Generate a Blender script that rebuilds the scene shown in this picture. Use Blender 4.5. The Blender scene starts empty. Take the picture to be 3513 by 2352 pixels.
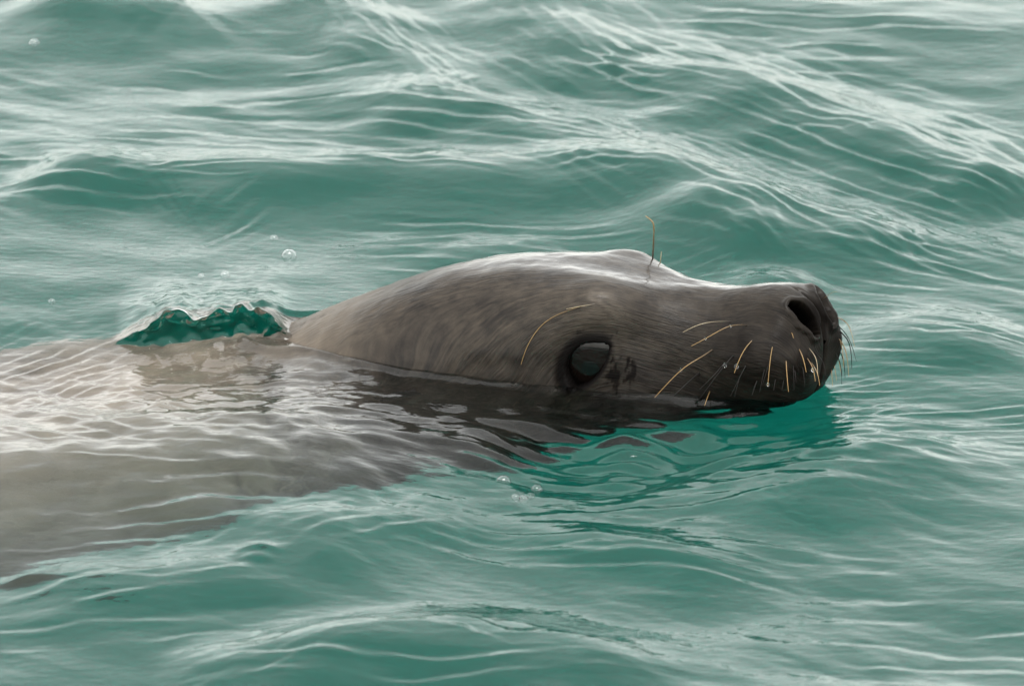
import bpy, math
import numpy as np

# ------------------------------------------------------------------ camera, sky, sun, exposure
S = bpy.context.scene
EL = math.radians(20.0)          # the photographer looks 20 degrees down on the water
DIST = 6.0
PW, PH = 3513.0, 2352.0          # photograph size; pixels are only used as directions
FRAME_W = 0.7026                 # metres across at the aim point
SENSOR = 23.6
cam_d = bpy.data.cameras.new('camera')
cam = bpy.data.objects.new('camera', cam_d)
S.collection.objects.link(cam)
cam.location = (0.0, -DIST * math.cos(EL), DIST * math.sin(EL))
cam.rotation_euler = (math.pi / 2 - EL, 0, 0)
cam_d.sensor_width = SENSOR
cam_d.lens = SENSOR * DIST / FRAME_W
cam_d.clip_start = 0.1
cam_d.clip_end = 5000
cam_d.dof.use_dof = True
cam_d.dof.focus_distance = 5.92
cam_d.dof.aperture_fstop = 10.0
S.camera = cam

SUN_EL, SUN_AZ = math.radians(76), math.radians(165)   # azimuth from +Y towards +X (soft, behind cloud)
w = bpy.data.worlds.new('World'); S.world = w; w.use_nodes = True
nt = w.node_tree; nt.nodes.clear()
sky = nt.nodes.new('ShaderNodeTexSky'); sky.sky_type = 'NISHITA'; sky.sun_disc = False
sky.sun_elevation = SUN_EL; sky.sun_rotation = SUN_AZ
sky.air_density = 1.0; sky.dust_density = 0.8; sky.ozone_density = 1.0
hs = nt.nodes.new('ShaderNodeHueSaturation'); hs.inputs['Saturation'].default_value = 0.10
bg = nt.nodes.new('ShaderNodeBackground'); bg.inputs['Strength'].default_value = 0.15
wo = nt.nodes.new('ShaderNodeOutputWorld')
nt.links.new(sky.outputs[0], hs.inputs['Color'])
# even cloud deck: soft large mottling of the overcast
tc = nt.nodes.new('ShaderNodeTexCoord'); nz = nt.nodes.new('ShaderNodeTexNoise')
nz.inputs['Scale'].default_value = 2.2; nz.inputs['Detail'].default_value = 4
mr = nt.nodes.new('ShaderNodeMapRange'); mr.inputs[1].default_value = .3; mr.inputs[2].default_value = .7
mr.inputs[3].default_value = .8; mr.inputs[4].default_value = 1.2
mx = nt.nodes.new('ShaderNodeMix'); mx.data_type = 'RGBA'; mx.blend_type = 'MULTIPLY'; mx.inputs[0].default_value = 1
nt.links.new(tc.outputs['Generated'], nz.inputs['Vector']); nt.links.new(nz.outputs[0], mr.inputs[0])
nt.links.new(hs.outputs[0], mx.inputs[6]); nt.links.new(mr.outputs[0], mx.inputs[7])
tint = nt.nodes.new('ShaderNodeMix'); tint.data_type = 'RGBA'; tint.blend_type = 'MULTIPLY'; tint.inputs[0].default_value = 1
tint.inputs[7].default_value = (1, .99, .94, 1); nt.links.new(mx.outputs[2], tint.inputs[6])
nt.links.new(tint.outputs[2], bg.inputs[0]); nt.links.new(bg.outputs[0], wo.inputs[0])

sd = bpy.data.lights.new('sun', 'SUN'); so = bpy.data.objects.new('sun', sd); S.collection.objects.link(so)
sd.energy = 1.0; sd.angle = math.radians(25); sd.color = (1, .97, .93)
so.rotation_euler = (math.pi / 2 - SUN_EL, 0, math.pi - SUN_AZ)
so.location = (0, 0, 5)

S.view_settings.view_transform = 'Standard'; S.view_settings.look = 'None'
S.view_settings.exposure = 1.74; S.view_settings.gamma = 1.0
S.render.engine = 'CYCLES'
cy = S.cycles
cy.use_denoising = True
cy.max_bounces = 8; cy.transmission_bounces = 6; cy.glossy_bounces = 3; cy.diffuse_bounces = 2; cy.volume_bounces = 0
cy.caustics_refractive = True; cy.caustics_reflective = True
cy.sample_clamp_indirect = 6.0

# ------------------------------------------------------------------ numeric helpers
CL = np.array(cam.location)
FW = np.array([0, math.cos(EL), -math.sin(EL)])
UP = np.array([0, math.sin(EL), math.cos(EL)])
K = PW * DIST / FRAME_W / 1.0    # focal length in photo pixels

def project(P):
    P = np.asarray(P, float); d = P - CL
    z = d @ FW
    return np.stack([PW / 2 + K * d[..., 0] / z, PH / 2 - K * (d @ UP) / z], -1)

def ray(px, py):
    px = np.asarray(px, float); py = np.asarray(py, float)
    d = FW + ((px - PW / 2) / K)[..., None] * np.array([1., 0, 0]) + ((PH / 2 - py) / K)[..., None] * UP
    return d

def on_water(px, py, z=0.0):
    d = ray(px, py); t = (z - CL[2]) / d[..., 2]
    return CL + t[..., None] * d

def at_depth(px, py, Y):
    d = ray(np.array(px), np.array(py)); t = (Y - CL[1]) / d[..., 1]
    return CL + t[..., None] * d

def smooth(a, b, x):
    t = np.clip((x - a) / (b - a), 0, 1); return t * t * (3 - 2 * t)

def spline(xs, ys, x):
    """natural cubic through xs (increasing); ys may be (n,k)"""
    xs = np.asarray(xs, float); ys = np.asarray(ys, float); n = len(xs)
    one = ys.ndim == 1
    if one: ys = ys[:, None]
    h = np.diff(xs); A = np.zeros((n, n)); R = np.zeros((n, ys.shape[1]))
    A[0, 0] = A[-1, -1] = 1
    for i in range(1, n - 1):
        A[i, i - 1] = h[i - 1]; A[i, i] = 2 * (h[i - 1] + h[i]); A[i, i + 1] = h[i]
        R[i] = 6 * ((ys[i + 1] - ys[i]) / h[i] - (ys[i] - ys[i - 1]) / h[i - 1])
    M = np.linalg.solve(A, R)
    x = np.asarray(x, float); i = np.clip(np.searchsorted(xs, x) - 1, 0, n - 2)
    a = (xs[i + 1] - x)[..., None]; b = (x - xs[i])[..., None]; hh = h[i][..., None]
    r = (M[i] * a ** 3 + M[i + 1] * b ** 3) / (6 * hh) + (ys[i] / hh - M[i] * hh / 6) * a + (ys[i + 1] / hh - M[i + 1] * hh / 6) * b
    return r[..., 0] if one else r

def perlin(x, y, seed=0):
    xi = np.floor(x).astype(np.int64); yi = np.floor(y).astype(np.int64)
    xf = x - xi; yf = y - yi
    def g(ix, iy, dx, dy):
        hsh = (ix * 374761393 + iy * 668265263 + seed * 974634777) & 0xffffffff
        hsh = ((hsh ^ (hsh >> 13)) * 1274126177) & 0xffffffff
        hsh = hsh ^ (hsh >> 16)
        a = (hsh & 0xffff) / 65536.0 * 2 * math.pi
        return np.cos(a) * dx + np.sin(a) * dy
    u = xf ** 3 * (xf * (xf * 6 - 15) + 10); v = yf ** 3 * (yf * (yf * 6 - 15) + 10)
    n0 = g(xi, yi, xf, yf) * (1 - u) + g(xi + 1, yi, xf - 1, yf) * u
    n1 = g(xi, yi + 1, xf, yf - 1) * (1 - u) + g(xi + 1, yi + 1, xf - 1, yf - 1) * u
    return (n0 * (1 - v) + n1 * v) * 1.5

def fbm(x, y, oct=3, seed=0, gain=.5, lac=2.03):
    r = 0; a = 1; f = 1
    for o in range(oct):
        r = r + a * perlin(x * f + 17.3 * o, y * f - 9.1 * o, seed + o); a *= gain; f *= lac
    return r

def mesh_from(name, verts, faces, smooth_shade=True):
    me = bpy.data.meshes.new(name)
    V = np.asarray(verts, np.float32); F = np.asarray(faces, np.int32)
    me.vertices.add(len(V)); me.vertices.foreach_set('co', V.ravel())
    k = F.shape[1]
    me.loops.add(F.size); me.loops.foreach_set('vertex_index', F.ravel())
    me.polygons.add(len(F)); me.polygons.foreach_set('loop_start', np.arange(len(F), dtype=np.int32) * k)
    me.update(calc_edges=True); me.validate()
    if smooth_shade: me.polygons.foreach_set('use_smooth', np.ones(len(me.polygons), bool))
    return me

def link(name, me, mat=None, parent=None, label=None, cat=None, group=None, kind=None):
    o = bpy.data.objects.new(name, me); S.collection.objects.link(o)
    if mat is not None and me is not None: me.materials.append(mat)
    if parent is not None: o.parent = parent
    if label: o['label'] = label
    if cat: o['category'] = cat
    if group: o['group'] = group
    if kind: o['kind'] = kind
    return o

# ------------------------------------------------------------------ materials
def new_mat(name):
    m = bpy.data.materials.new(name); m.use_nodes = True
    n = m.node_tree; b = n.nodes['Principled BSDF']; return m, n, b

def mat_water():
    m, n, b = new_mat('sea_water')
    b.inputs['Base Color'].default_value = (1, 1, 1, 1)
    b.inputs['Transmission Weight'].default_value = 1
    b.inputs['IOR'].default_value = 1.333
    b.inputs['Roughness'].default_value = 0.002
    out = n.nodes['Material Output']
    # fine wind ripple as bump
    tcd = n.nodes.new('ShaderNodeTexCoord'); mp = n.nodes.new('ShaderNodeMapping')
    mp.inputs['Scale'].default_value = (70, 160, 70); mp.inputs['Rotation'].default_value = (0, 0, .35)
    tx = n.nodes.new('ShaderNodeTexNoise'); tx.inputs['Scale'].default_value = 1; tx.inputs['Detail'].default_value = 2
    bp = n.nodes.new('ShaderNodeBump'); bp.inputs['Strength'].default_value = .6; bp.inputs['Distance'].default_value = .0008
    n.links.new(tcd.outputs['Object'], mp.inputs[0]); n.links.new(mp.outputs[0], tx.inputs['Vector'])
    n.links.new(tx.outputs[0], bp.inputs['Height']); n.links.new(bp.outputs[0], b.inputs['Normal'])
    # clear green sea water: red is absorbed first
    ab = n.nodes.new('ShaderNodeVolumeAbsorption'); ab.inputs['Color'].default_value = (.47, .925, .918, 1)
    ab.inputs['Density'].default_value = 1.0
    n.links.new(ab.outputs[0], out.inputs['Volume'])
    return m
M_WATER = mat_water()

def mat_simple(name, col, rough=.5, spec=.5, **kw):
    m, n, b = new_mat(name)
    b.inputs['Base Color'].default_value = (*col, 1); b.inputs['Roughness'].default_value = rough
    b.inputs['Specular IOR Level'].default_value = spec
    for k, v in kw.items(): b.inputs[k.replace('_', ' ')].default_value = v
    return m

def mat_fur():
    m, n, b = new_mat('wet_fur')
    at = n.nodes.new('ShaderNodeAttribute'); at.attribute_name = 'flow'       # x along hair, y across hair, metres
    ac = n.nodes.new('ShaderNodeAttribute'); ac.attribute_name = 'coat'       # r pale, g black skin and nostril shade, b dark wet fur with painted shade
    L = n.links.new
    def streak(sx, sy, det, seed):
        mp = n.nodes.new('ShaderNodeMapping'); mp.inputs['Scale'].default_value = (sx, sy, 1); mp.inputs['Location'].default_value = (seed, seed * 1.7, seed)
        t = n.nodes.new('ShaderNodeTexNoise'); t.inputs['Scale'].default_value = 1; t.inputs['Detail'].default_value = det; t.inputs['Roughness'].default_value = .6
        t.inputs['Distortion'].default_value = .25
        L(at.outputs['Vector'], mp.inputs[0]); L(mp.outputs[0], t.inputs['Vector']); return t
    fine = streak(110, 850, 2, 1.3); mid = streak(50, 300, 4, 4.1); big = streak(11, 42, 3, 7.7)
    def rng(src, a, bb, c, d):
        r = n.nodes.new('ShaderNodeMapRange'); r.inputs[1].default_value = a; r.inputs[2].default_value = bb
        r.inputs[3].default_value = c; r.inputs[4].default_value = d; L(src, r.inputs[0]); return r.outputs[0]
    def mix(f, a, bb, mode='MIX'):
        q = n.nodes.new('ShaderNodeMix'); q.data_type = 'RGBA'; q.blend_type = mode
        for sck, v in ((q.inputs[0], f), (q.inputs[6], a), (q.inputs[7], bb)):
            if isinstance(v, (int, float)): sck.default_value = v
            elif isinstance(v, tuple): sck.default_value = (*v, 1)
            else: L(v, sck)
        return q.outputs[2]
    sep = n.nodes.new('ShaderNodeSeparateColor'); L(ac.outputs['Color'], sep.inputs[0])
    base = mix(rng(mid.outputs[0], .36, .64, 0, 1), (.013, .0098, .0073), (.045, .035, .0255))
    base = mix(rng(big.outputs[0], .35, .65, 0, .55), base, (.012, .0095, .0078))
    base = mix(rng(fine.outputs[0], .3, .65, .85, 0), base, (.0045, .0035, .0028))
    mot = n.nodes.new('ShaderNodeTexNoise'); mot.inputs['Scale'].default_value = 55; mot.inputs['Detail'].default_value = 5; mot.inputs['Roughness'].default_value = .65
    tco = n.nodes.new('ShaderNodeTexCoord'); L(tco.outputs['Object'], mot.inputs['Vector'])
    base = mix(rng(mot.outputs[0], .42, .70, 0, .35), base, (.060, .048, .036))
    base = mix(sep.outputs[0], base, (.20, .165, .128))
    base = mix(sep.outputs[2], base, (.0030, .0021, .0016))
    base = mix(sep.outputs[1], base, (.003, .0026, .0026))
    L(base, b.inputs['Base Color'])
    L(rng(mid.outputs[0], .3, .7, .34, .5), b.inputs['Roughness'])
    mxs = n.nodes.new('ShaderNodeMath'); mxs.operation = 'MULTIPLY_ADD'; mxs.inputs[1].default_value = .75; mxs.use_clamp = True
    L(sep.outputs[2], mxs.inputs[0]); L(sep.outputs[1], mxs.inputs[2])
    L(rng(mxs.outputs[0], 0, 1, .20, .02), b.inputs['Specular IOR Level'])
    L(rng(ac.outputs['Alpha'], 0, 1, .02, 1.0), b.inputs['Coat Weight']); b.inputs['Coat Roughness'].default_value = .12
    add = n.nodes.new('ShaderNodeMath'); add.operation = 'MULTIPLY_ADD'; add.inputs[1].default_value = .5
    L(fine.outputs[0], add.inputs[0]); L(mid.outputs[0], add.inputs[2])
    bp = n.nodes.new('ShaderNodeBump'); bp.inputs['Strength'].default_value = .6; bp.inputs['Distance'].default_value = .0012
    L(add.outputs[0], bp.inputs['Height']); L(bp.outputs[0], b.inputs['Normal'])
    return m
M_FUR = mat_fur()
M_EYE = mat_simple('eyeball_dark', (.004, .003, .0025), .04, .3)
M_IRIS = mat_simple('iris_brown', (.0055, .0034, .0028), .04, .3)
M_PUPIL = mat_simple('pupil_black', (.003, .003, .003), .05)
M_WH_GOLD = mat_simple('whisker_gold', (.16, .098, .036), .3)
M_WH_PALE = mat_simple('whisker_pale', (.26, .21, .13), .35)
M_WH_DARK = mat_simple('whisker_dark', (.006, .005, .0045), .45, .15)
M_GLASS = mat_simple('clear_water_film', (1, 1, 1), .01, .5, Transmission_Weight=1.0, IOR=1.33)
def gold(name, col):
    m, n, b = new_mat(name)
    at = n.nodes.new('ShaderNodeAttribute'); at.attribute_name = 'along'
    r = n.nodes.new('ShaderNodeValToRGB'); e = r.color_ramp.elements
    e[0].position = .05; e[0].color = (.012, .009, .007, 1); e[1].position = 1.0; e[1].color = (*[c * 1.5 for c in col], 1)
    e2 = r.color_ramp.elements.new(.35); e2.color = (*[c * .55 for c in col], 1)
    e3 = r.color_ramp.elements.new(.55); e3.color = (*col, 1)
    n.links.new(at.outputs['Fac'], r.inputs[0]); n.links.new(r.outputs[0], b.inputs['Base Color'])
    b.inputs['Roughness'].default_value = .3; b.inputs['Specular IOR Level'].default_value = .4
    return m
M_WH_GOLD = gold('whisker_gold', (.22, .135, .050)); M_WH_PALE = gold('whisker_pale', (.26, .21, .13))
def mat_seabed():
    m, n, b = new_mat('seabed_sand')
    t = n.nodes.new('ShaderNodeTexNoise'); t.inputs['Scale'].default_value = .9; t.inputs['Detail'].default_value = 4
    tcd = n.nodes.new('ShaderNodeTexCoord'); n.links.new(tcd.outputs['Object'], t.inputs['Vector'])
    r = n.nodes.new('ShaderNodeMix'); r.data_type = 'RGBA'; r.inputs[6].default_value = (.092, .112, .090, 1); r.inputs[7].default_value = (.140, .168, .135, 1)
    n.links.new(t.outputs[0], r.inputs[0]); n.links.new(r.outputs[2], b.inputs['Base Color'])
    b.inputs['Roughness'].default_value = .9; b.inputs['Specular IOR Level'].default_value = 0
    return m
M_SEABED = mat_seabed()
M_FILM = mat_simple('bubble_film', (1, 1, 1), .02, .5, Transmission_Weight=1.0, IOR=1.33)

# ------------------------------------------------------------------ sea lion: local frame  s back from nose, l towards camera, z up
PSI = math.radians(16.5)
N0 = np.array([.209, -.09])
def yaw(s):
    return PSI + math.radians(13) * smooth(.11, .0, s) - (PSI + math.radians(21)) * smooth(.27, .47, s)
_tt = np.linspace(-.05, 2.2, 4501); _aa = yaw(_tt)
_AX = np.cumsum(-np.cos(_aa)) * .0005; _AY = np.cumsum(np.sin(_aa)) * .0005
_i0 = np.searchsorted(_tt, .15)                       # anchored under the eye
_AX = _AX - _AX[_i0] + N0[0] - .15 * math.cos(PSI); _AY = _AY - _AY[_i0] + N0[1] + .15 * math.sin(PSI)
def axis_xy(s):
    """midline of the animal in plan and its unit lateral (towards the camera side)"""
    s = np.asarray(s, float); ang = yaw(s)
    return np.interp(s, _tt, _AX), np.interp(s, _tt, _AY), -np.sin(ang), -np.cos(ang)

def to_world(s, l, z):
    x, y, lx, ly = axis_xy(s)
    return np.stack([x + l * lx, y + l * ly, np.asarray(z, float) + 0 * x], -1)

# section controls: (l, z) for top, shoulder, upper side, lower side, keel-side, bottom
ST = [
 # s      T     l1    z1    l2    z2     l3    z3     l4    z4     B
 (-.0070, .040, .001, .040, .002, .039, .0015, .037, .001, .036, .036),
 (-.0052, .050, .010, .049, .016, .041, .015, .028, .008, .021, .020),
 (-.0015, .0605, .014, .058, .023, .044, .022, .019, .012, .007, .005),
 (.0070,  .0700, .018, .066, .029, .047, .028, .015, .018, -.005, -.010),
 (.021,  .0735, .020, .069, .033, .048, .034, .014, .023, -.014, -.022),
 (.040,  .0715, .021, .066, .035, .047, .037, .014, .027, -.022, -.032),
 (.065,  .0660, .023, .061, .036, .044, .040, .012, .030, -.030, -.042),
 (.095,  .0660, .028, .061, .041, .043, .045, .008, .041, -.046, -.063),
 (.120,  .0690, .034, .064, .047, .045, .051, .006, .047, -.055, -.074),
 (.145,  .0715, .038, .067, .051, .046, .055, .006, .053, -.065, -.087),
 (.175,  .0730, .038, .067, .053, .045, .060, .002, .060, -.078, -.104),
 (.205,  .0720, .037, .064, .055, .040, .066, -.012, .070, -.095, -.130),
 (.240,  .0660, .036, .057, .056, .031, .072, -.030, .082, -.122, -.165),
 (.275,  .0550, .036, .046, .058, .019, .080, -.045, .093, -.142, -.190),
 (.310,  .0390, .035, .031, .059, .004, .088, -.062, .102, -.162, -.212),
 (.345,  .0225, .033, .015, .059, -.012, .097, -.078, .110, -.176, -.230),
 (.380,  .0050, .038, -.003, .070, -.028, .109, -.095, .117, -.188, -.245),
 (.430,  -.008, .050, -.014, .092, -.042, .126, -.118, .127, -.205, -.265),
 (.500,  -.012, .062, -.020, .113, -.052, .147, -.140, .140, -.230, -.295),
 (.600,  -.014, .070, -.024, .130, -.062, .165, -.155, .152, -.258, -.325),
 (.800,  -.018, .075, -.030, .138, -.070, .175, -.170, .160, -.280, -.350),
 (1.05,  -.035, .080, -.050, .142, -.095, .178, -.180, .165, -.275, -.345),
 (1.30,  -.065, .058, -.075, .100, -.110, .126, -.170, .115, -.235, -.280),
 (1.50,  -.100, .035, -.106, .060, -.128, .074, -.165, .066, -.205, -.228),
 (1.62,  -.135, .016, -.138, .028, -.148, .034, -.165, .030, -.183, -.190),
 (1.66,  -.160, .002, -.161, .003, -.163, .004, -.165, .003, -.167, -.168),
]
ST = np.array(ST)
def sect(s):
    return spline(ST[:, 0], ST[:, 1:], s)

ss = np.concatenate([-.007 + .007 * (1 - np.cos(np.linspace(0, math.pi / 2, 22)[:-1])) , np.arange(0, .235, .0011), np.arange(.235, .42, .0022), np.arange(.42, 1.66, .02), [1.66]])
NR = len(ss); NC = 320
ctl = sect(ss)
th = np.linspace(0, 2 * math.pi, NC, endpoint=False)
# closed control polygon param: T, 1,2,3,4, B, 4',3',2',1'
def ring(c):
    T, l1, z1, l2, z2, l3, z3, l4, z4, B = c
    P = np.array([[0, T], [l1, z1], [l2, z2], [l3, z3], [l4, z4], [0, B], [-l4, z4], [-l3, z3], [-l2, z2], [-l1, z1]])
    Q = np.concatenate([P[-3:], P, P[:4]])
    d = np.linalg.norm(np.diff(Q, axis=0), axis=1) ** .75 + 1e-7
    t = np.concatenate([[0], np.cumsum(d)])
    tu = t[3] + (t[13] - t[3]) * th / (2 * math.pi)
    return spline(t, Q, tu)
R2 = np.array([ring(c) for c in ctl])             # NR,NC,2
R2[..., 1] += .20 * smooth(.37, .47, ss)[:, None] * R2[..., 0] * smooth(1.6, 1.1, ss)[:, None]     # the trunk is rolled a little
SL = np.repeat(ss[:, None], NC, 1); LL = R2[..., 0]; ZL = R2[..., 1]
# sub-surface drop used where the nose closes
loc = np.stack([SL, LL, ZL], -1)                  # local coordinates (s,l,z)

def grid_normals(P):
    du = np.gradient(P, axis=0)
    dv = np.roll(P, -1, 1) - np.roll(P, 1, 1)
    n = np.cross(dv, du); n /= np.linalg.norm(n, axis=-1, keepdims=True) + 1e-12
    return n
W0 = to_world(SL.ravel(), LL.ravel(), ZL.ravel()).reshape(NR, NC, 3)
nl = grid_normals(loc)
cen = loc.mean(1, keepdims=True)
if ((loc - cen) * nl).sum(-1)[20:150].mean() < 0: nl = -nl
nw = grid_normals(W0)
if ((W0 - W0.mean(1, keepdims=True)) * nw).sum(-1)[20:150].mean() < 0: nw = -nw
PXY = project(W0)
front = (nw * (CL - W0)).sum(-1) > 0
_fi = np.argwhere(front & (SL < .45))
def pick(px, py):
    """surface point (local s,l,z) seen at a photo pixel"""
    d = ((PXY[_fi[:, 0], _fi[:, 1]] - np.array([px, py])) ** 2).sum(-1)
    i, j = _fi[d.argmin()]
    return loc[i, j].copy(), nl[i, j].copy()
def pick_far(px, py):
    """same, preferring the far flank (largest depth) among the close candidates"""
    q = PXY[_fi[:, 0], _fi[:, 1]]; d = ((q - np.array([px, py])) ** 2).sum(-1)
    ok = np.argsort(d)[:60]; k = ok[np.argmin(loc[_fi[ok, 0], _fi[ok, 1], 1])]
    i, j = _fi[k]; return loc[i, j].copy(), nl[i, j].copy()

arc0 = np.cumsum(np.linalg.norm(np.diff(R2, axis=1, prepend=R2[:, -1:]), axis=-1), axis=1); arc0 = np.where(LL >= 0, arc0, arc0[:, -1:] - arc0)
aL = np.abs(LL); mloc = np.stack([SL, aL, ZL], -1)   # mirrored coordinates: both sides share features
disp = np.zeros((NR, NC)); coat = np.zeros((NR, NC, 3))
def blob(c, r, ani=None):
    q = mloc - np.asarray(c)
    if ani is not None: q = q * np.asarray(ani)
    return np.exp(-(q ** 2).sum(-1) / r ** 2)
def seg_dist(pts):
    pts = np.asarray(pts); best = np.full((NR, NC), 9.); par = np.zeros((NR, NC))
    for k in range(len(pts) - 1):
        a, b = pts[k], pts[k + 1]; ab = b - a
        t = np.clip(((mloc - a) @ ab) / (ab @ ab), 0, 1)
        d = np.linalg.norm(mloc - a - t[..., None] * ab, axis=-1)
        m = d < best; best = np.where(m, d, best); par = np.where(m, (k + t) / (len(pts) - 1), par)
    return best, par
def P(px, py):
    c, _ = pick(px, py); c[1] = abs(c[1]); return c

# brow ridge, hollow before the eye, cheek, whisker pad
brow = P(2070, 1062)
brow = np.array([.142, .043, .063])
disp += .0060 * blob(brow, .016, (.75, 1, 1)); disp += .002 * blob(P(1960, 1075), .022)
disp -= .0020 * np.exp(-(aL / .018) ** 2 - ((SL - .125) / .03) ** 2)
disp -= .0035 * blob(P(2190, 1190), .022); disp -= .002 * blob(P(2300, 1080), .025)
pad = P(2600, 1240)
disp += .0085 * blob(pad, .026); disp += .004 * blob(P(2480, 1270), .022); disp += .003 * blob(P(2720, 1255), .018)
disp -= .003 * blob(P(2540, 1090), .014, (.5, 1, 1))
# median crease of the nose and lip
g = np.exp(-(aL / .0016) ** 2) * smooth(.022, .004, SL) * smooth(-.004, .012, ZL); disp -= .0034 * g; coat[..., 1] = np.maximum(coat[..., 1], .9 * g)
# nostril: curved slit, wide above, and its raised rim
nos = [P(2722, 1052), P(2752, 1068), P(2778, 1102), P(2788, 1138)]
d, t = seg_dist(nos); rad = .0023 + .0033 * np.sin(np.clip(t * .85 + .1, 0, 1) * math.pi)
hole = smooth(rad * 1.15, rad * .55, d)
disp += .0022 * np.exp(-((d - rad * 1.7) / .0026) ** 2) * (1 - hole)
# eye opening: lens between two corners in the side view
EA = P(2085, 1190); EB = P(1968, 1338)
eye_c, eye_n = pick(2003, 1268); eye_c[1] = abs(eye_c[1])
ea, eb = EA[[0, 2]], EB[[0, 2]]
ax = eb - ea; Le = np.linalg.norm(ax); ax /= Le; pe = np.array([ax[1], -ax[0]])
q = np.stack([SL - (ea[0] + eb[0]) / 2, ZL - (ea[1] + eb[1]) / 2], -1)
qa = q @ ax; qp = q @ pe
if pe[0] < 0: qp = -qp                             # qp positive: back and up
hb, hf = .0160, .0056                              # bulge of upper-back lid, lower-front lid
def arcdist(qa, qp, h):
    R = (Le * Le / 4 + h * h) / (2 * h); return np.hypot(qa, qp - (h - R)) - R
sd_up = arcdist(qa, qp, hb); sd_lo = arcdist(qa, -qp, hf)
sde = np.maximum(sd_up, sd_lo); side = (aL > .02) & (SL < .22) & (SL > .1)
sde = np.where(side, sde, 1.)
eyehole = smooth(.0006, -.0014, sde)
disp += .0006 * np.exp(-((sde - .0025) / .0022) ** 2)
disp -= .0006 * np.exp(-((sde - .0095) / .0030) ** 2) * smooth(-.002, .006, qp)
rw = .0035 + .0075 * smooth(-.004, .006, qp); rim = smooth(rw, rw * .45, sde) ; coat[..., 1] = np.maximum(coat[..., 1], .95 * rim)
# wet black fur patches round the inner corner
nz1 = fbm(SL * 330, ZL * 150 + SL * 130, 3, 5)
tear = np.maximum(.75 * blob(P(2105, 1285), .008, (1, 1, .5)), .75 * blob(P(2165, 1275), .008, (1.3, 1, .55)))
tear = np.maximum(tear, .95 * blob(P(2045, 1160), .008, (.55, 1, 1.5)))
coat[..., 1] = np.maximum(coat[..., 1], .9 * smooth(.40, .75, tear + .40 * nz1) * (1 - rim))
# tone of the coat, with some shade and reflection painted in
hairn = .55 + .6 * fbm(SL * 90, arc0 * 420, 2, 33)
coat[..., 0] += (.20 * blob(P(2075, 1055), .012, (.8, 1, 1.2)) + .10 * blob(P(1950, 1080), .022, (.7, 1, 1.2))) * hairn
coat[..., 0] += .07 * np.exp(-((sde - .0055) / .0016) ** 2) * smooth(-.002, -.006, qp) * side
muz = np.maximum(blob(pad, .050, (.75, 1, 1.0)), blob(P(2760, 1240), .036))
muz = np.maximum(muz, .85 * smooth(.045, .004, ZL) * smooth(.26, .10, SL)); coat[..., 2] += .9 * muz * (.85 + .25 * fbm(SL * 60, ZL * 60, 2, 3))  # dark wet muzzle; the low gradient paints the unlit underside into the fur
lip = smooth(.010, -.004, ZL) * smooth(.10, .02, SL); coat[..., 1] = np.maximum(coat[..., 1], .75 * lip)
nosepad = blob(P(2800, 1080), .018); coat[..., 1] = np.maximum(coat[..., 1], .8 * nosepad)
under = smooth(.28, .42, SL)                       # submerged body buff grey, painted paler for sky reflected over it
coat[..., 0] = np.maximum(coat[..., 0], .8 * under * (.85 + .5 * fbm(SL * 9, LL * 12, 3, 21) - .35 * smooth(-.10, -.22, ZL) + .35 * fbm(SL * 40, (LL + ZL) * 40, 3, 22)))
# fine undulation of skin
disp += .0006 * fbm(SL * 40, (LL + ZL) * 60, 3, 2) * smooth(-.002, .02, SL)
disp += .0010 * fbm(SL * 14 - 3, (LL - ZL) * 20, 2, 6) * smooth(.02, .08, SL)
# film of water lying on the crown and the bridge of the nose
wetn = fbm(SL * 30, LL * 60, 3, 51)
wl = .010 + .016 * smooth(.05, .16, SL)
wet = smooth(wl * 1.35, wl * .75, np.abs(LL + .010) + .006 * wetn) * smooth(.02, .05, ZL) * smooth(.004, .03, SL) * smooth(.30, .20, SL)
wet = np.maximum(wet, .8 * blob([.135, .046, .066], .014) * (LL < 0))
loc2 = loc + nl * disp[..., None]
# sink the nostril and the eye opening
loc2 += np.stack([.018 * hole, -np.sign(LL) * .010 * hole, -.010 * hole], -1)
loc2[..., 1] -= np.sign(LL) * .020 * eyehole
coat[..., 1] = np.maximum(coat[..., 1], smooth(.05, .4, hole)); coat[..., 1] = np.maximum(coat[..., 1], eyehole)  # nostril coloured black in place of the shade inside the hole
WB = to_world(loc2[..., 0].ravel(), loc2[..., 1].ravel(), loc2[..., 2].ravel()).reshape(NR, NC, 3)

# hair direction: backwards on the crown, turning downwards on cheek and round the eye
arc = arc0
tilt = .15 + .75 * smooth(.03, .13, arc) * smooth(.02, .10, SL)
flow = np.stack([SL, arc - tilt * .12 * np.tanh((SL - .16) / .12) + .0015 * fbm(SL * 22, arc * 22, 2, 44), LL * 0], -1)
re = np.sqrt((SL - eye_c[0]) ** 2 + (ZL - eye_c[2]) ** 2)
flow[..., 1] += .35 * (.05 - np.minimum(re, .05)) * (SL > .05)

idx = np.arange(NR * NC).reshape(NR, NC)
a_ = idx[:-1]; b_ = idx[1:]
F = np.stack([a_, np.roll(a_, -1, 1), np.roll(b_, -1, 1), b_], -1).reshape(-1, 4)
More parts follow.
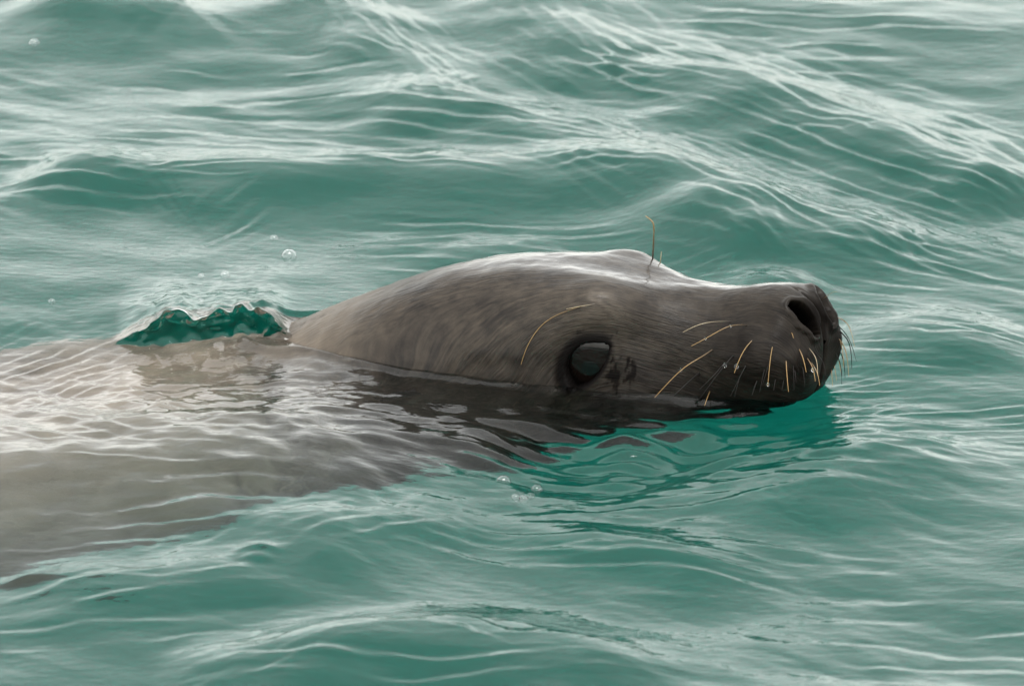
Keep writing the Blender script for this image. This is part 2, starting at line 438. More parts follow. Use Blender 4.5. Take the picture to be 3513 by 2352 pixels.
# hind and fore flippers are part of the same skin: joined lofts rooted inside the body
def fin(root, tip, w_root, w_tip, thick, back, n=26, m=20):
    """flat tapering paddle from root to tip; back = direction of the trailing edge"""
    root = np.array(root); tip = np.array(tip); ax = tip - root; back = np.array(back, float)
    back -= ax * (back @ ax) / (ax @ ax); back /= np.linalg.norm(back); up = np.cross(ax, back); up /= np.linalg.norm(up)
    V = []
    for i in range(n):
        t = i / (n - 1); wdt = (w_root + (w_tip - w_root) * t ** .8) * (1 if t < .8 else math.sqrt(max(1e-4, 1 - ((t - .8) / .2) ** 2)))
        c = root + ax * t + back * (.10 * t * t) * np.linalg.norm(ax) * 1.6
        for j in range(m):
            a = 2 * math.pi * j / m
            V.append(c + back * (math.cos(a) * wdt / 2) + up * (math.sin(a) * thick / 2 * (1 - .7 * t)))
    V = np.array(V); ii = np.arange(n * m).reshape(n, m)
    Fq = np.stack([ii[:-1], np.roll(ii[:-1], -1, 1), np.roll(ii[1:], -1, 1), ii[1:]], -1).reshape(-1, 4)
    return V, Fq
allV = [WB.reshape(-1, 3)]; allF = [F]; off = NR * NC
fl = []
for sg in (1, -1):
    r0 = to_world(.72, sg * .13, -.25); t0 = to_world(1.20, sg * .22, -.45)
    b0 = to_world(1.5, sg * .1, -.3) - r0
    fl.append(fin(r0, t0, .17, .07, .05, b0))
    r0 = to_world(1.56, sg * .02, -.165); t0 = to_world(1.92, sg * .13, -.19)
    fl.append(fin(r0, t0, .07, .12, .03, to_world(1.6, sg * .2, -.17) - r0))
nf = 0
for V, Fq in fl:
    allV.append(V); allF.append(Fq + off); off += len(V); nf += len(V)
me = mesh_from('body', np.concatenate(allV), np.concatenate(allF))
fa = me.attributes.new('flow', 'FLOAT_VECTOR', 'POINT')
fa.data.foreach_set('vector', np.concatenate([flow.reshape(-1, 3), np.concatenate(allV)[NR * NC:]]).astype(np.float32).ravel())
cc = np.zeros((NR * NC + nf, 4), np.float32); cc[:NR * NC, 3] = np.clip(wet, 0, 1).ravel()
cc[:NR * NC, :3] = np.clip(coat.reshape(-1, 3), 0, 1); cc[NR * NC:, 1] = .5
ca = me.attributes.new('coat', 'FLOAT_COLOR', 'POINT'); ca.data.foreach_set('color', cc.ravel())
ROOT = to_world(.16, 0., 0.)
lion = bpy.data.objects.new('sea_lion', None); S.collection.objects.link(lion)
lion['label'] = 'brown sea lion swimming with its whiskered head raised out of the green water'
lion['category'] = 'sea lion'
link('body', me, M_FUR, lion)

# ---- eyes
def uv_sphere(c, r, nu=40, nv=24, sq=(1, 1, 1)):
    V = []
    for i in range(nv + 1):
        a = math.pi * i / nv
        for j in range(nu):
            b = 2 * math.pi * j / nu
            V.append((c[0] + r * sq[0] * math.sin(a) * math.cos(b), c[1] + r * sq[1] * math.sin(a) * math.sin(b), c[2] + r * sq[2] * math.cos(a)))
    ii = np.arange((nv + 1) * nu).reshape(nv + 1, nu)
    Fq = np.stack([ii[:-1], ii[1:], np.roll(ii[1:], -1, 1), np.roll(ii[:-1], -1, 1)], -1).reshape(-1, 4)
    return np.array(V), Fq
def cap(c, d, r, ang, n=28, m=8):
    """spherical cap of half-angle ang about direction d"""
    d = np.array(d) / np.linalg.norm(d); u = np.cross(d, [0, 0, 1.]); u /= np.linalg.norm(u); v = np.cross(d, u)
    V = []
    for i in range(m + 1):
        a = ang * max(i, .02) / m
        for j in range(n):
            b = 2 * math.pi * j / n
            V.append(np.array(c) + r * (math.cos(a) * d + math.sin(a) * (math.cos(b) * u + math.sin(b) * v)))
    ii = np.arange((m + 1) * n).reshape(m + 1, n)
    Fq = np.stack([ii[:-1], ii[1:], np.roll(ii[1:], -1, 1), np.roll(ii[:-1], -1, 1)], -1).reshape(-1, 4)
    return np.array(V), Fq
RE = .040
for sg in (1, -1):
    mid = (EA + EB) / 2; lsurf = eye_c[1]
    c = to_world(eye_c[0] + .001, sg * (lsurf - RE - .0008), eye_c[2] + .009)
    V, Fq = uv_sphere(c, RE)
    eb_o = link('eye', mesh_from('eye', V, Fq), M_EYE, lion)
    x_, y_, lx, ly = axis_xy(eye_c[0]); dirv = np.array([float(lx) * sg, float(ly) * sg, 0]) * 1.0 + np.array([.12, -.0, -.22])
    V, Fq = cap(c, dirv, RE + .0003, .34); link('iris', mesh_from('iris', V, Fq), M_IRIS, eb_o)
    V, Fq = cap(c, dirv, RE + .0006, .15); link('pupil', mesh_from('pupil', V, Fq), M_PUPIL, eb_o)
# ---- ear flaps, folded back under the water line
for sg in (1, -1):
    p0 = to_world(.262, sg * .074, -.024)
    p1 = to_world(.300, sg * .092, -.036)
    V, Fq = fin(p0, p1, .012, .004, .006, (0, 0, -1.), 10, 12)
    em = mesh_from('ear', V, Fq); link('ear', em, M_WH_DARK, lion)

# ---- whiskers
def tube(pts, r0, r1, n=28, m=8):
    pts = np.asarray(pts, float); t = np.linspace(0, 1, len(pts))
    C = spline(t, pts, np.linspace(0, 1, n)) if len(pts) > 2 else pts[0] + (pts[1] - pts[0]) * np.linspace(0, 1, n)[:, None]
    T = np.gradient(C, axis=0); T /= np.linalg.norm(T, axis=1, keepdims=True)
    u = np.cross(T, [.3, .2, .93]); u /= np.linalg.norm(u, axis=1, keepdims=True); v = np.cross(T, u)
    rr = (r0 + (r1 - r0) * np.linspace(0, 1, n) ** 1.3)[:, None, None]
    a = np.linspace(0, 2 * math.pi, m, endpoint=False)
    V = C[:, None] + rr * (np.cos(a)[None, :, None] * u[:, None] + np.sin(a)[None, :, None] * v[:, None])
    ii = np.arange(n * m).reshape(n, m)
    Fq = np.stack([ii[:-1], np.roll(ii[:-1], -1, 1), np.roll(ii[1:], -1, 1), ii[1:]], -1).reshape(-1, 4)
    return V.reshape(-1, 3), Fq
def whisker(V, Fq, mt, m=8):
    me_ = mesh_from('whisker', V, Fq); n_ = len(V) // m
    a_ = me_.attributes.new('along', 'FLOAT', 'POINT'); a_.data.foreach_set('value', np.repeat(np.linspace(0, 1, n_), m).astype(np.float32))
    return link('whisker', me_, mt, lion)
WH = [  # (pixels root..tip, stand-off of the tip towards the camera, radius mm, material)
 ([(2572, 1113), (2506, 1118), (2440, 1150), (2371, 1187)], .012, .45, M_WH_GOLD),
 ([(2511, 1100), (2419, 1108), (2343, 1139)], .006, .40, M_WH_PALE),
 ([(2618, 1134), (2557, 1195), (2519, 1279)], .014, .5, M_WH_GOLD),
 ([(2465, 1182), (2404, 1225), (2335, 1271), (2246, 1363)], .020, .5, M_WH_GOLD),
 ([(2409, 1271), (2360, 1312), (2310, 1358)], .018, .8, M_WH_DARK),
 ([(2539, 1192), (2486, 1253), (2401, 1366)], .022, .6, M_WH_DARK),
 ([(2664, 1139), (2646, 1210), (2634, 1322)], .016, .5, M_WH_GOLD),
 ([(2695, 1195), (2698, 1260), (2705, 1343)], .018, .5, M_WH_GOLD),
 ([(2731, 1174), (2752, 1220), (2766, 1276)], .012, .5, M_WH_GOLD),
 ([(2756, 1210), (2785, 1255), (2797, 1307)], .012, .45, M_WH_GOLD),
 ([(2710, 1134), (2718, 1146), (2722, 1160)], .004, .4, M_WH_GOLD),
 ([(2766, 1180), (2797, 1225), (2805, 1282)], .012, .4, M_WH_PALE),
 ([(2611, 1271), (2595, 1310), (2580, 1355)], .012, .7, M_WH_DARK),
 ([(2667, 1259), (2660, 1300), (2654, 1338)], .010, .6, M_WH_DARK),
 ([(2720, 1241), (2727, 1275), (2731, 1312)], .010, .6, M_WH_DARK),
 ([(2583, 1205), (2550, 1270), (2506, 1358)], .018, .6, M_WH_DARK),
 ([(2437, 1333), (2428, 1360), (2417, 1391)], .012, .4, M_WH_GOLD),
 ([(2640, 1215), (2622, 1270), (2606, 1345)], .014, .55, M_WH_DARK),
 ([(2690, 1275), (2688, 1305), (2682, 1340)], .010, .5, M_WH_DARK),
 ([(2745, 1235), (2756, 1275), (2760, 1325)], .012, .45, M_WH_DARK),
 ([(2775, 1225), (2800, 1270), (2812, 1322)], .012, .45, M_WH_GOLD),
 ([(2788, 1195), (2822, 1240), (2832, 1300)], .010, .40, M_WH_DARK),
 ([(2715, 1215), (2722, 1270), (2724, 1335)], .014, .50, M_WH_DARK),
 ([(2655, 1180), (2640, 1240), (2616, 1318)], .016, .50, M_WH_DARK),
 ([(2500, 1225), (2455, 1280), (2400, 1335)], .016, .55, M_WH_DARK),
 ([(2560, 1245), (2536, 1300), (2520, 1360)], .014, .50, M_WH_DARK),
]
tips = {}
for k, (px, so_, rmm, mt) in enumerate(WH):
    c, nn = pick(*px[0]); r = to_world(*(c - nn * .002))
    pts = [r]
    for i, p in enumerate(px[1:]):
        f = (i + 1) / (len(px) - 1)
        pts.append(at_depth(p[0], p[1], r[1] - .004 - so_ * f))
    V, Fq = tube(pts, rmm * .85e-3, rmm * .25e-3)
    whisker(V, Fq, mt)
    tips[k] = np.array(pts)
FARW = [
 ([(2852, 1065), (2904, 1108), (2932, 1190)], .4, M_WH_GOLD),
 ([(2858, 1108), (2909, 1169), (2922, 1266)], .6, M_WH_DARK),
 ([(2858, 1159), (2890, 1225), (2899, 1297)], .55, M_WH_DARK),
 ([(2855, 1190), (2874, 1225), (2884, 1275)], .5, M_WH_GOLD),
 ([(2856, 1125), (2885, 1180), (2894, 1260)], .45, M_WH_GOLD),
 ([(2850, 1210), (2862, 1255), (2870, 1305)], .4, M_WH_GOLD),
 ([(2840, 1030), (2854, 1004), (2872, 1002)], .2, M_WH_GOLD),
 ([(2854, 1140), (2896, 1190), (2912, 1290)], .5, M_WH_GOLD),
 ([(2848, 1180), (2880, 1240), (2888, 1320)], .5, M_WH_DARK),
 ([(2845, 1225), (2852, 1270), (2856, 1325)], .45, M_WH_GOLD),
 ([(2850, 1090), (2905, 1150), (2938, 1240)], .4, M_WH_DARK),
]
for px, rmm, mt in FARW:
    c, nn = pick_far(*px[0]); r = to_world(*(c - nn * .003)); pts = [r]
    for i, p in enumerate(px[1:]): pts.append(at_depth(p[0], p[1], r[1] - .003 * (i + 1)))
    V, Fq = tube(pts, rmm * .85e-3, rmm * .25e-3); whisker(V, Fq, mt)
# brow bristles: one lies back over the near eye, others stand on the far brow
def lay(px, lift, rmm, mt):
    pts = []
    for i, p in enumerate(px):
        c, nn = pick(*p)
        # follow the displaced skin
        ii = np.argmin(((loc - c) ** 2).sum(-1)); q = loc2.reshape(-1, 3)[ii]
        pts.append(to_world(*(q + nn * (lift if i else -.001))))
    V, Fq = tube(pts, rmm * 1e-3, rmm * .3e-3, 40); whisker(V, Fq, mt)
lay([(2056, 1043), (1973, 1061), (1878, 1107), (1816, 1181), (1789, 1248)], .0010, .36, M_WH_GOLD)
lay([(2060, 1050), (2000, 1058), (1950, 1062)], .0020, .35, M_WH_PALE)
c, nn = pick_far(2256, 890); c2 = to_world(*c)
for px, rmm in (([(2243, 802), (2238, 761), (2215, 741)], .55), ):
    pts = [c2 - np.array([0, 0, .003])] + [at_depth(p[0], p[1], c2[1]) for p in px]
    V, Fq = tube(pts, rmm * 1e-3, .25e-3, 36); whisker(V, Fq, M_WH_GOLD)
pts = [to_world(*pick_far(2284, 902)[0]) - np.array([0, 0, .002])]; pts += [at_depth(2269, 863, pts[0][1])]
V, Fq = tube(pts, .0004, .0002); whisker(V, Fq, M_WH_PALE)

# ------------------------------------------------------------------ the sea: graded sheet, fine where the photograph looks
def graded(a, b, step, far, grow=1.14, mid=None):
    c = list(np.arange(a, b + step / 2, step)); st = step; x = c[-1]; hi = []
    while x < far: st *= grow; x += st; hi.append(x)
    st = step; x = c[0]; lo = []
    while x > -far: st *= grow; x -= st; lo.append(x)
    return np.array(lo[::-1] + c + hi)
gx = graded(-.42, .42, .0018, 400, 1.10); gy = graded(-.72, .86, .0020, 400, 1.10)
gy = np.unique(np.round(np.concatenate([gy, np.arange(-.17, .03, .001), np.arange(-.016, .012, .0005)]), 6)); gy = gy[np.concatenate([[True], np.diff(gy) > .0003])]
X, Y = np.meshgrid(gx, gy)                         # rows: Y
cell = np.maximum(np.gradient(gx)[None, :], np.gradient(gy)[:, None])
H = np.zeros_like(X); DY = np.zeros_like(X)
def hf(lam): return smooth(lam * .45, lam * .2, cell)    # fade a wave out where the sheet is too coarse for it

def crest(px, A, wb, wf, ripple=0, lam=.018, rb=.08, rf=.02, seed=0, ends=.08, mod=.35):
    W = on_water(np.array([p[0] for p in px]), np.array([p[1] for p in px]))[:, :2]
    # resample smooth
    t = np.concatenate([[0], np.cumsum(np.linalg.norm(np.diff(W, axis=0), axis=1))])
    n = max(8, int(t[-1] / .012)); W = spline(t, W, np.linspace(0, t[-1], n)); Lt = t[-1]
    reach = 3.2 * max(wb, wf, rb)
    bx = (gx > W[:, 0].min() - reach) & (gx < W[:, 0].max() + reach); by = (gy > W[:, 1].min() - reach) & (gy < W[:, 1].max() + reach)
    ix = np.ix_(by, bx); x = X[ix]; y = Y[ix]
    best = np.full(x.shape, 1e9); sgn = np.ones(x.shape); par = np.zeros(x.shape)
    for k in range(n - 1):
        a = W[k]; ab = W[k + 1] - a; l2 = ab @ ab
        tt = ((x - a[0]) * ab[0] + (y - a[1]) * ab[1]) / l2; tc_ = np.clip(tt, 0, 1)
        dx = x - a[0] - tc_ * ab[0]; dy = y - a[1] - tc_ * ab[1]; d = dx * dx + dy * dy
        m = d < best; best[m] = d[m]; par[m] = ((k + tc_) / (n - 1))[m]
        sgn[m] = np.sign(ab[0] * dy - ab[1] * dx)[m]
    d = np.sqrt(best) * sgn                        # positive behind the crest (polyline runs left to right)
    d = d + .010 * fbm(x * 9, y * 9, 2, seed + 40)
    e = smooth(0, ends, par * Lt / 1.0 + 1e-9) * smooth(0, ends, (1 - par) * Lt)
    amp = 1.15 * A * e * (1 + mod * fbm(x * 7, y * 7, 2, seed + 60))
    H[ix] += amp * np.where(d > 0, np.exp(-(d / wb) ** 2), np.exp(-(d / wf) ** 2)) * hf(max(wb, wf) * 2)[ix]
    if ripple:
        env = e * np.where(d > 0, np.exp(-(d / rb) ** 2), np.exp(-(d / rf) ** 2))
        ph = 2 * math.pi * d / lam + 5.0 * fbm(x * 8, y * 8, 2, seed + 80) + 1.5 * fbm(x * 30, y * 30, 2, seed + 90)
        pk = np.sin(ph - .6 * np.sin(ph))
        gate = smooth(-.25, .45, fbm(x * 14 + y * 6, y * 20, 2, seed + 100))
        H[ix] += ripple * env * pk * (.25 + .75 * gate) * hf(lam)[ix]

# long crests read from the photograph: bright backs above, dark fronts below
crest([(300, 690), (620, 640), (900, 640), (1300, 628), (1750, 642), (2000, 645), (2250, 700), (2450, 800), (2550, 900), (2660, 970)], .015, .045, .06, .0006, .014, .05, .01, 1)
crest([(1000, -60), (1150, 60), (1300, 180), (1420, 290), (1520, 380), (1800, 450), (2100, 530), (2400, 650), (2700, 770), (3120, 960)], .013, .045, .06, .0008, .018, .07, .03, 2)
crest([(1800, -60), (1870, 110), (2000, 200), (2300, 290), (2600, 400), (2900, 470), (3200, 580), (3600, 740)], .015, .06, .07, .0008, .02, .09, .04, 3)
crest([(-60, 60), (300, 40), (500, 60), (650, 75), (800, 40)], .013, .05, .06, .0007, .02, .05, .02, 4)
crest([(-60, 650), (200, 655), (420, 625), (680, 590)], .015, .05, .05, .0006, .02, .05, .02, 5)
crest([(1950, 1800), (2250, 1740), (2500, 1660), (2750, 1615), (3050, 1595), (3600, 1650)], .016, .05, .09, .0005, .014, .05, .01, 6, ends=.2)
# hollow of water in front of the head
crest([(1500, 1560), (1900, 1590), (2300, 1600), (2700, 1560), (3000, 1480)], -.009, .075, .05, 0, .02, .05, .02, 24, ends=.10, mod=.1)
crest([(1650, 1830), (2100, 1890), (2400, 1930), (2800, 1960)], .010, .04, .05, .0005, .018, .05, .02, 7)
crest([(500, 2380), (900, 2320), (1300, 2240), (1700, 2250), (2400, 2340)], .014, .05, .07, .0006, .02, .05, .02, 8)
crest([(-60, 2070), (400, 2060), (900, 1990), (1300, 1850), (1700, 1740)], .010, .05, .05, .0006, .018, .06, .02, 9)
# low mound of water carried over the back
mc = on_water(np.array([-300., 600, 1000, 1400, 1800]), np.array([1670., 1665, 1640, 1580, 1530]))
yc = np.interp(X, mc[:, 0], mc[:, 1]); yc[:] = np.apply_along_axis(lambda r: np.convolve(np.pad(r, 30, 'edge'), np.ones(61) / 61, 'valid'), 1, yc)
dm = Y - yc
H += .029 * np.where(dm > 0, np.exp(-(dm / .135) ** 2), np.exp(-(dm / .10) ** 2)) * smooth(.06, -.16, X) * smooth(-1.6, -.8, X) * (1 + .12 * fbm(X * 6, Y * 6, 2, 64))
crest([(1200, 885), (1600, 868), (2050, 850)], .008, .03, .05, .0006, .016, .04, .01, 25)
crest([(2300, 960), (2600, 985), (2900, 1065)], .007, .03, .04, .0004, .016, .04, .01, 26)
crest([(2880, 1110), (3200, 1155), (3650, 1165)], .010, .05, .05, .0005, .016, .05, .02, 27)
for dx_, dy_, wx_, hgt in ((890, 1965, .012, .0042), (880, 1992, .009, .0030), (95, 2035, .016, .0040)):
    q0 = on_water(np.array(float(dx_)), np.array(float(dy_)))
    H += hgt * np.exp(-((X - q0[0]) / wx_) ** 2 - ((Y - q0[1] - .004) / .007) ** 2)

def train(c, ext, slope, lam_px, sl, seed, warp=3.0, gate0=-.1):
    """short crested ripples: centre, half extents, crest slope and spacing as seen in the photograph, steepness"""
    P0, Pa, Pn = on_water(np.array([c[0], c[0] + 100, c[0]]), np.array([c[1], c[1] + slope * 100, c[1] - lam_px]))[:, :2]
    tg = Pa - P0; tg /= np.linalg.norm(tg); nm = np.array([-tg[1], tg[0]])
    lam = abs((Pn - P0) @ nm); A = 1.30 * sl * lam / (2 * math.pi)
    E = on_water(np.array([c[0] + ext[0], c[0]]), np.array([c[1], c[1] - ext[1]]))[:, :2]
    ex = E[0, 0] - P0[0]; ey = E[1, 1] - P0[1]
    bx = np.abs(gx - P0[0]) < 2.2 * ex; by = np.abs(gy - P0[1]) < 2.2 * ey
    ix = np.ix_(by, bx); x = X[ix]; y = Y[ix]
    env = np.exp(-(((x - P0[0]) / ex) ** 2 + ((y - P0[1]) / ey) ** 2) ** 1.5)
    al = (x - P0[0]) * tg[0] + (y - P0[1]) * tg[1]; ac = (x - P0[0]) * nm[0] + (y - P0[1]) * nm[1]
    ph = 2 * math.pi * ac / lam + warp * fbm(al * 6, ac * 9, 2, seed) + .9 * fbm(al * 22, ac * 40, 2, seed + 7)
    g = smooth(gate0, gate0 + .55, fbm(al * 9, ac * 24, 2, seed + 3) + .45 * fbm(al * 3, ac * 4, 1, seed + 5))
    H[ix] += A * env * (.15 + .85 * g) * np.sin(ph - .62 * np.sin(ph)) * hf(lam)[ix]
for a in [((2950, 640), (700, 260), .33, 46, .30, 201), ((2350, 330), (520, 200), .36, 44, .28, 202), ((3250, 900), (420, 170), .12, 40, .26, 203),
          ((1750, 450), (480, 120), .14, 42, .26, 204), ((1450, 170), (200, 190), .85, 34, .22, 205), ((1650, 840), (420, 90), .06, 40, .26, 206),
          ((900, 330), (420, 160), .04, 56, .18, 207), ((250, 590), (420, 130), .08, 42, .26, 208), ((1150, 590), (450, 90), .10, 36, .24, 209),
          ((760, 800), (160, 120), -.5, 40, .20, 210), ((3250, 1180), (330, 170), .12, 34, .18, 211), ((3150, 1400), (420, 120), -.06, 24, .17, 212),
          ((2200, 1660), (650, 140), -.07, 62, .15, 213), ((2200, 1900), (650, 130), .10, 54, .20, 214), ((500, 2120), (700, 130), -.08, 60, .16, 215),
          ((1300, 2280), (700, 110), -.03, 52, .18, 216), ((3200, 2100), (500, 300), .05, 70, .10, 217), ((200, 1290), (380, 140), -.35, 30, .30, 218),
          ((250, 1480), (420, 150), .25, 36, .30, 219), ((800, 1450), (420, 150), -.05, 40, .22, 224), ((400, 1790), (600, 130), -.06, 48, .22, 225), ((350, 1650), (500, 90), .05, 32, .20, 226), ((2750, 520), (600, 200), .34, 26, .17, 227), ((3200, 780), (350, 160), .25, 28, .17, 228), ((2050, 560), (400, 80), .2, 24, .16, 229), ((600, 620), (500, 90), .05, 26, .14, 230), ((1700, 800), (420, 80), .03, 26, .14, 231), ((3200, 1330), (330, 90), .0, 22, .12, 232), ((2000, 1880), (600, 120), .06, 30, .10, 233), ((2300, 620), (400, 150), .45, 34, .22, 220), ((2700, 120), (600, 130), .05, 50, .16, 221), ((2920, 1400), (160, 110), -.2, 22, .22, 222), ((2450, 1560), (420, 80), -.05, 44, .16, 223)]:
    train(*a)
# swell and chop everywhere
H += .006 * fbm(X * 2.6 + Y * .8, Y * 3.2, 2, 11) * hf(.3)
H += .018 * fbm(X * .5, Y * .6, 2, 12) * hf(1.5) * smooth(.6, 2.0, np.hypot(X, Y))
# elongated wavelets
ca_, sa_ = math.cos(-.65), math.sin(-.65)
U = X * ca_ + Y * sa_; Vv = -X * sa_ + Y * ca_
calm = np.exp(-(((X - .08) / .20) ** 2 + ((Y + .18) / .10) ** 2))           # sheltered patch beside the head
calm2 = np.exp(-(((X + .22) / .25) ** 2 + ((Y + .17) / .19) ** 2))
gate = smooth(-.15, .5, fbm(X * 3.2 + 4, Y * 3.2, 2, 31))
H += .0009 * fbm(U * 9, Vv * 24, 3, 13) * (1 - .85 * calm) * (1 - .5 * calm2) * (.35 + gate) * hf(.04)
H += .0020 * fbm(X * 9, Y * 11, 2, 14) * (1 - .7 * calm) * hf(.1)
# lens-like ripples over the back and beside the head
H += .0023 * fbm(X * 32 + .25 * Y, Y * 26, 2, 15) * calm2 * hf(.04)
H += .0060 * fbm(X * 14 + 5 * Y, Y * 46, 2, 27) * np.exp(-(((X - .12) / .15) ** 2 + ((Y + .21) / .07) ** 2)) * hf(.04)
H += .0034 * fbm(X * 20 + 5 * Y, Y * 38, 2, 19) * calm * hf(.04)
H += .00022 * fbm(X * 80 + 30 * Y, Y * 70, 2, 16) * calm2 * hf(.02)
# meniscus climbing the fur where the head leaves the water
_sa = np.linspace(0, .37, 150); _sx, _sy, _slx, _sly = axis_xy(_sa)
bxm = (gx > -.19) & (gx < .25); bym = (gy > -.19) & (gy < .09); ixm = np.ix_(bym, bxm)
xm = X[ixm]; ym = Y[ixm]; bd = np.full(xm.shape, 9.); sm_ = np.zeros(xm.shape)
for k in range(len(_sa)):
    d2 = (xm - _sx[k]) ** 2 + (ym - _sy[k]) ** 2; m_ = d2 < bd; bd[m_] = d2[m_]; sm_[m_] = _sa[k]
zw = np.array([np.interp(0.002, loc2[i, :NC // 2, 2][::-1], np.abs(loc2[i, :NC // 2, 1])[::-1]) for i in range(NR)])
ok_ = ss < .37; lw = np.interp(sm_, ss[ok_], np.convolve(np.pad(zw[ok_], 6, 'edge'), np.ones(13) / 13, 'valid'))
gap = np.sqrt(bd) - lw
H[ixm] += .0032 * np.exp(-(np.maximum(gap, 0) / .006) ** 2) * smooth(-.006, -.001, gap) * smooth(.0, .03, sm_)
# glassy lip thrown up behind the neck
lx = np.array([400., 460, 520, 560, 610, 660, 695, 730, 760, 785, 820, 860, 905, 945, 985, 1030]) * (.7026 / PW) - .3513
lh = np.array([0, .009, .016, .026, .027, .020, .016, .022, .023, .018, .024, .021, .022, .015, .004, 0])
hh = np.interp(X, lx, lh, 0, 0); kk = np.exp(-np.linspace(-2, 2, 9) ** 2); hh = np.apply_along_axis(lambda r: np.convolve(np.pad(r, 4, 'edge'), kk / kk.sum(), 'valid'), 1, hh)
hh = hh * (1.06 + .14 * fbm(X * 95, Y * 75, 2, 17))
y0 = -.006 + .004 * np.sin(X * 60) + .006 * fbm(X * 25, X * 0, 1, 18)
tY = Y - y0
H += hh * smooth(-.003, .003, tY) * np.exp(-np.maximum(tY - .004, 0) / .05)
DY -= .62 * hh * smooth(-.002, .004, tY) * np.exp(-np.maximum(tY - .004, 0) / .03)

wob = fbm(X * 130, H * 150, 2, 71) * np.minimum(hh / .012, 1) * np.exp(-(tY / .010) ** 2)
DY += .0045 * wob
ny, nx = X.shape
top = np.stack([X, Y + DY, H], -1).reshape(-1, 3)
ii = np.arange(ny * nx).reshape(ny, nx)
Ft = np.stack([ii[:-1, :-1], ii[:-1, 1:], ii[1:, 1:], ii[1:, :-1]], -1).reshape(-1, 4)
# closed body of water: skirt and floor
brd = np.concatenate([ii[0, :], ii[1:, -1], ii[-1, -2::-1], ii[-2:0:-1, 0]])
lowv = top[brd].copy(); lowv[:, 2] = -3.3
nb = len(brd); lo = np.arange(nb) + ny * nx
Fs = np.stack([brd, lo, np.roll(lo, -1), np.roll(brd, -1)], -1)
cidx = ny * nx + nb
Vall = np.concatenate([top, lowv, [[0, 0, -3.3]]])
Fb = np.stack([lo, np.full(nb, cidx), np.full(nb, cidx), np.roll(lo, -1)], -1)
wm = mesh_from('sea_water', Vall, np.concatenate([Ft, Fs]))
import bmesh
bm = bmesh.new(); bm.from_mesh(wm); bm.verts.ensure_lookup_table()
bm.faces.new([bm.verts[i] for i in lo[::-1]]); bm.to_mesh(wm); bm.free()
link('sea_water', wm, M_WATER, None, 'green rippled sea water around the swimming sea lion', 'water', kind='structure')

# sandy bottom three metres down
gs = np.linspace(-395, 395, 60); SX, SY = np.meshgrid(gs, gs)
si = np.arange(3600).reshape(60, 60)
sm = mesh_from('seabed', np.stack([SX, SY, -3.0 + .1 * fbm(SX * .1, SY * .1, 2, 70)], -1).reshape(-1, 3),
               np.stack([si[:-1, :-1], si[:-1, 1:], si[1:, 1:], si[1:, :-1]], -1).reshape(-1, 4))
link('seabed', sm, M_SEABED, None, 'pale sandy seabed under the green water', 'seabed', kind='structure')

# ------------------------------------------------------------------ bubbles floating on the water, droplets on the whiskers
def water_z(x, y):
    i = np.clip(np.searchsorted(gx, x) - 1, 0, nx - 2); j = np.clip(np.searchsorted(gy, y) - 1, 0, ny - 2)
    return float(H[j:j + 2, i:i + 2].mean())
def on_surface(px, py):
    z = 0.
    for _ in range(6):
        p = on_water(np.array(float(px)), np.array(float(py)), z); z = water_z(p[0], p[1])
    p[2] = z; return p
def dome(r, n=28, m=9):
    V = []; F = []
    for k, rr in enumerate((r, r * .955)):
        for i in range(m + 1):
            a = (math.pi / 2 + .25) * max(i, .03) / m
            for j in range(n):
                b = 2 * math.pi * j / n; V.append((rr * math.sin(a) * math.cos(b), rr * math.sin(a) * math.sin(b), rr * math.cos(a)))
    k = (m + 1) * n; ii = np.arange(k).reshape(m + 1, n)
    Fo = np.stack([ii[:-1], ii[1:], np.roll(ii[1:], -1, 1), np.roll(ii[:-1], -1, 1)], -1).reshape(-1, 4)
    Fr = np.stack([ii[-1], ii[-1] + k, np.roll(ii[-1], -1) + k, np.roll(ii[-1], -1)], -1)
    return np.array(V), np.concatenate([Fo, Fo[:, ::-1] + k, Fr])
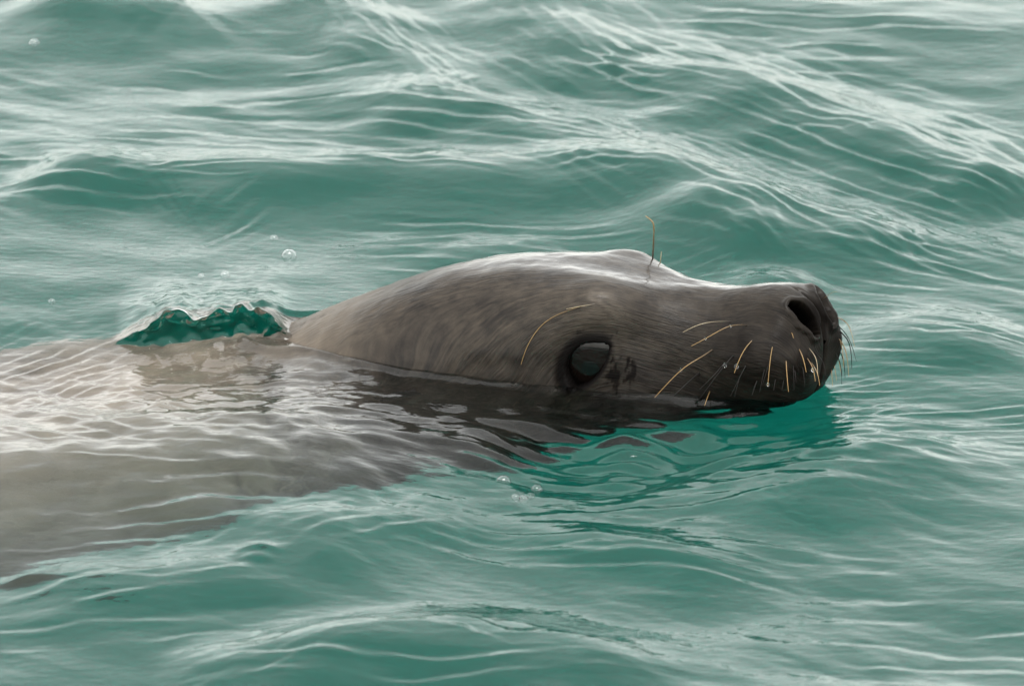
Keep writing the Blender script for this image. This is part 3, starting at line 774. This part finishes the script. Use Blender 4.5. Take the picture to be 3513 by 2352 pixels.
BUB = [(992, 878, 5.6, 'largest round bubble floating alone on the green water behind the head'),
       (940, 818, 3.0, 'small bubble floating just beyond the largest bubble behind the head'),
       (772, 945, 3.4, 'bubble floating between the splash and the largest bubble'),
       (690, 948, 2.4, 'tiny bubble beside another one beyond the splash'),
       (690, 1032, 2.2, 'tiny bubble floating just behind the low splash'),
       (178, 1036, 2.6, 'small bubble on green water beyond the submerged back'),
       (118, 150, 4.0, 'pale bubble far out on the green water behind the animal'),
       (1728, 1652, 5.0, 'clear bubble on dark ripples before the head, beside the foam cluster'),
       (1842, 1678, 3.8, 'clear bubble touching the top of the foam cluster'),
       (1770, 1706, 3.0, 'foam cluster bubble at the end towards the body'),
       (1796, 1712, 3.4, 'middle bubble of the foam cluster in front of the head'),
       (1822, 1702, 2.8, 'foam cluster bubble at the end towards the snout')]
for px, py, r, lab in BUB:
    p = on_surface(px, py); V, Fq = dome(r * 1e-3)
    o = link('bubble', mesh_from('bubble', V, Fq), M_FILM, None, lab, 'bubble', 'bubbles floating on the water')
    o.location = p - np.array([0, 0, r * .15e-3])
def curve_at(k, px, py):
    t = np.linspace(0, 1, len(tips[k])); C = spline(t, tips[k], np.linspace(0, 1, 120)) if len(tips[k]) > 2 else tips[k]
    q = project(C); return C[((q - np.array([px, py])) ** 2).sum(-1).argmin()]
for k, px, py, r, lab in [(0, 2506, 1118, .8, 'small droplet near the root of the uppermost golden whisker on the muzzle'),
                     (0, 2419, 1158, .8, 'small droplet halfway along the uppermost golden whisker on the muzzle'),
                     (2, 2527, 1256, 1.5, 'large clear droplet near the tip of a curved golden whisker'),
                     (5, 2486, 1253, 1.4, 'clear droplet on a dark whisker beside the largest droplet'),
                     (3, 2335, 1271, 1.1, 'droplet on the long golden whisker that reaches back to the water'),
                     (6, 2635, 1318, 1.1, 'droplet low on the straight golden whisker just above the waterline'),
                     (9, 2780, 1270, 1.4, 'droplet on the front whiskers below the nostril')]:
    V, Fq = uv_sphere((0, 0, 0), r * 1e-3, 20, 14, (1, 1, 1.2))
    o = link('water_droplet', mesh_from('water_droplet', V, Fq), M_GLASS, None, lab, 'droplet', 'droplets on the whiskers')
    o.location = curve_at(k, px, py)
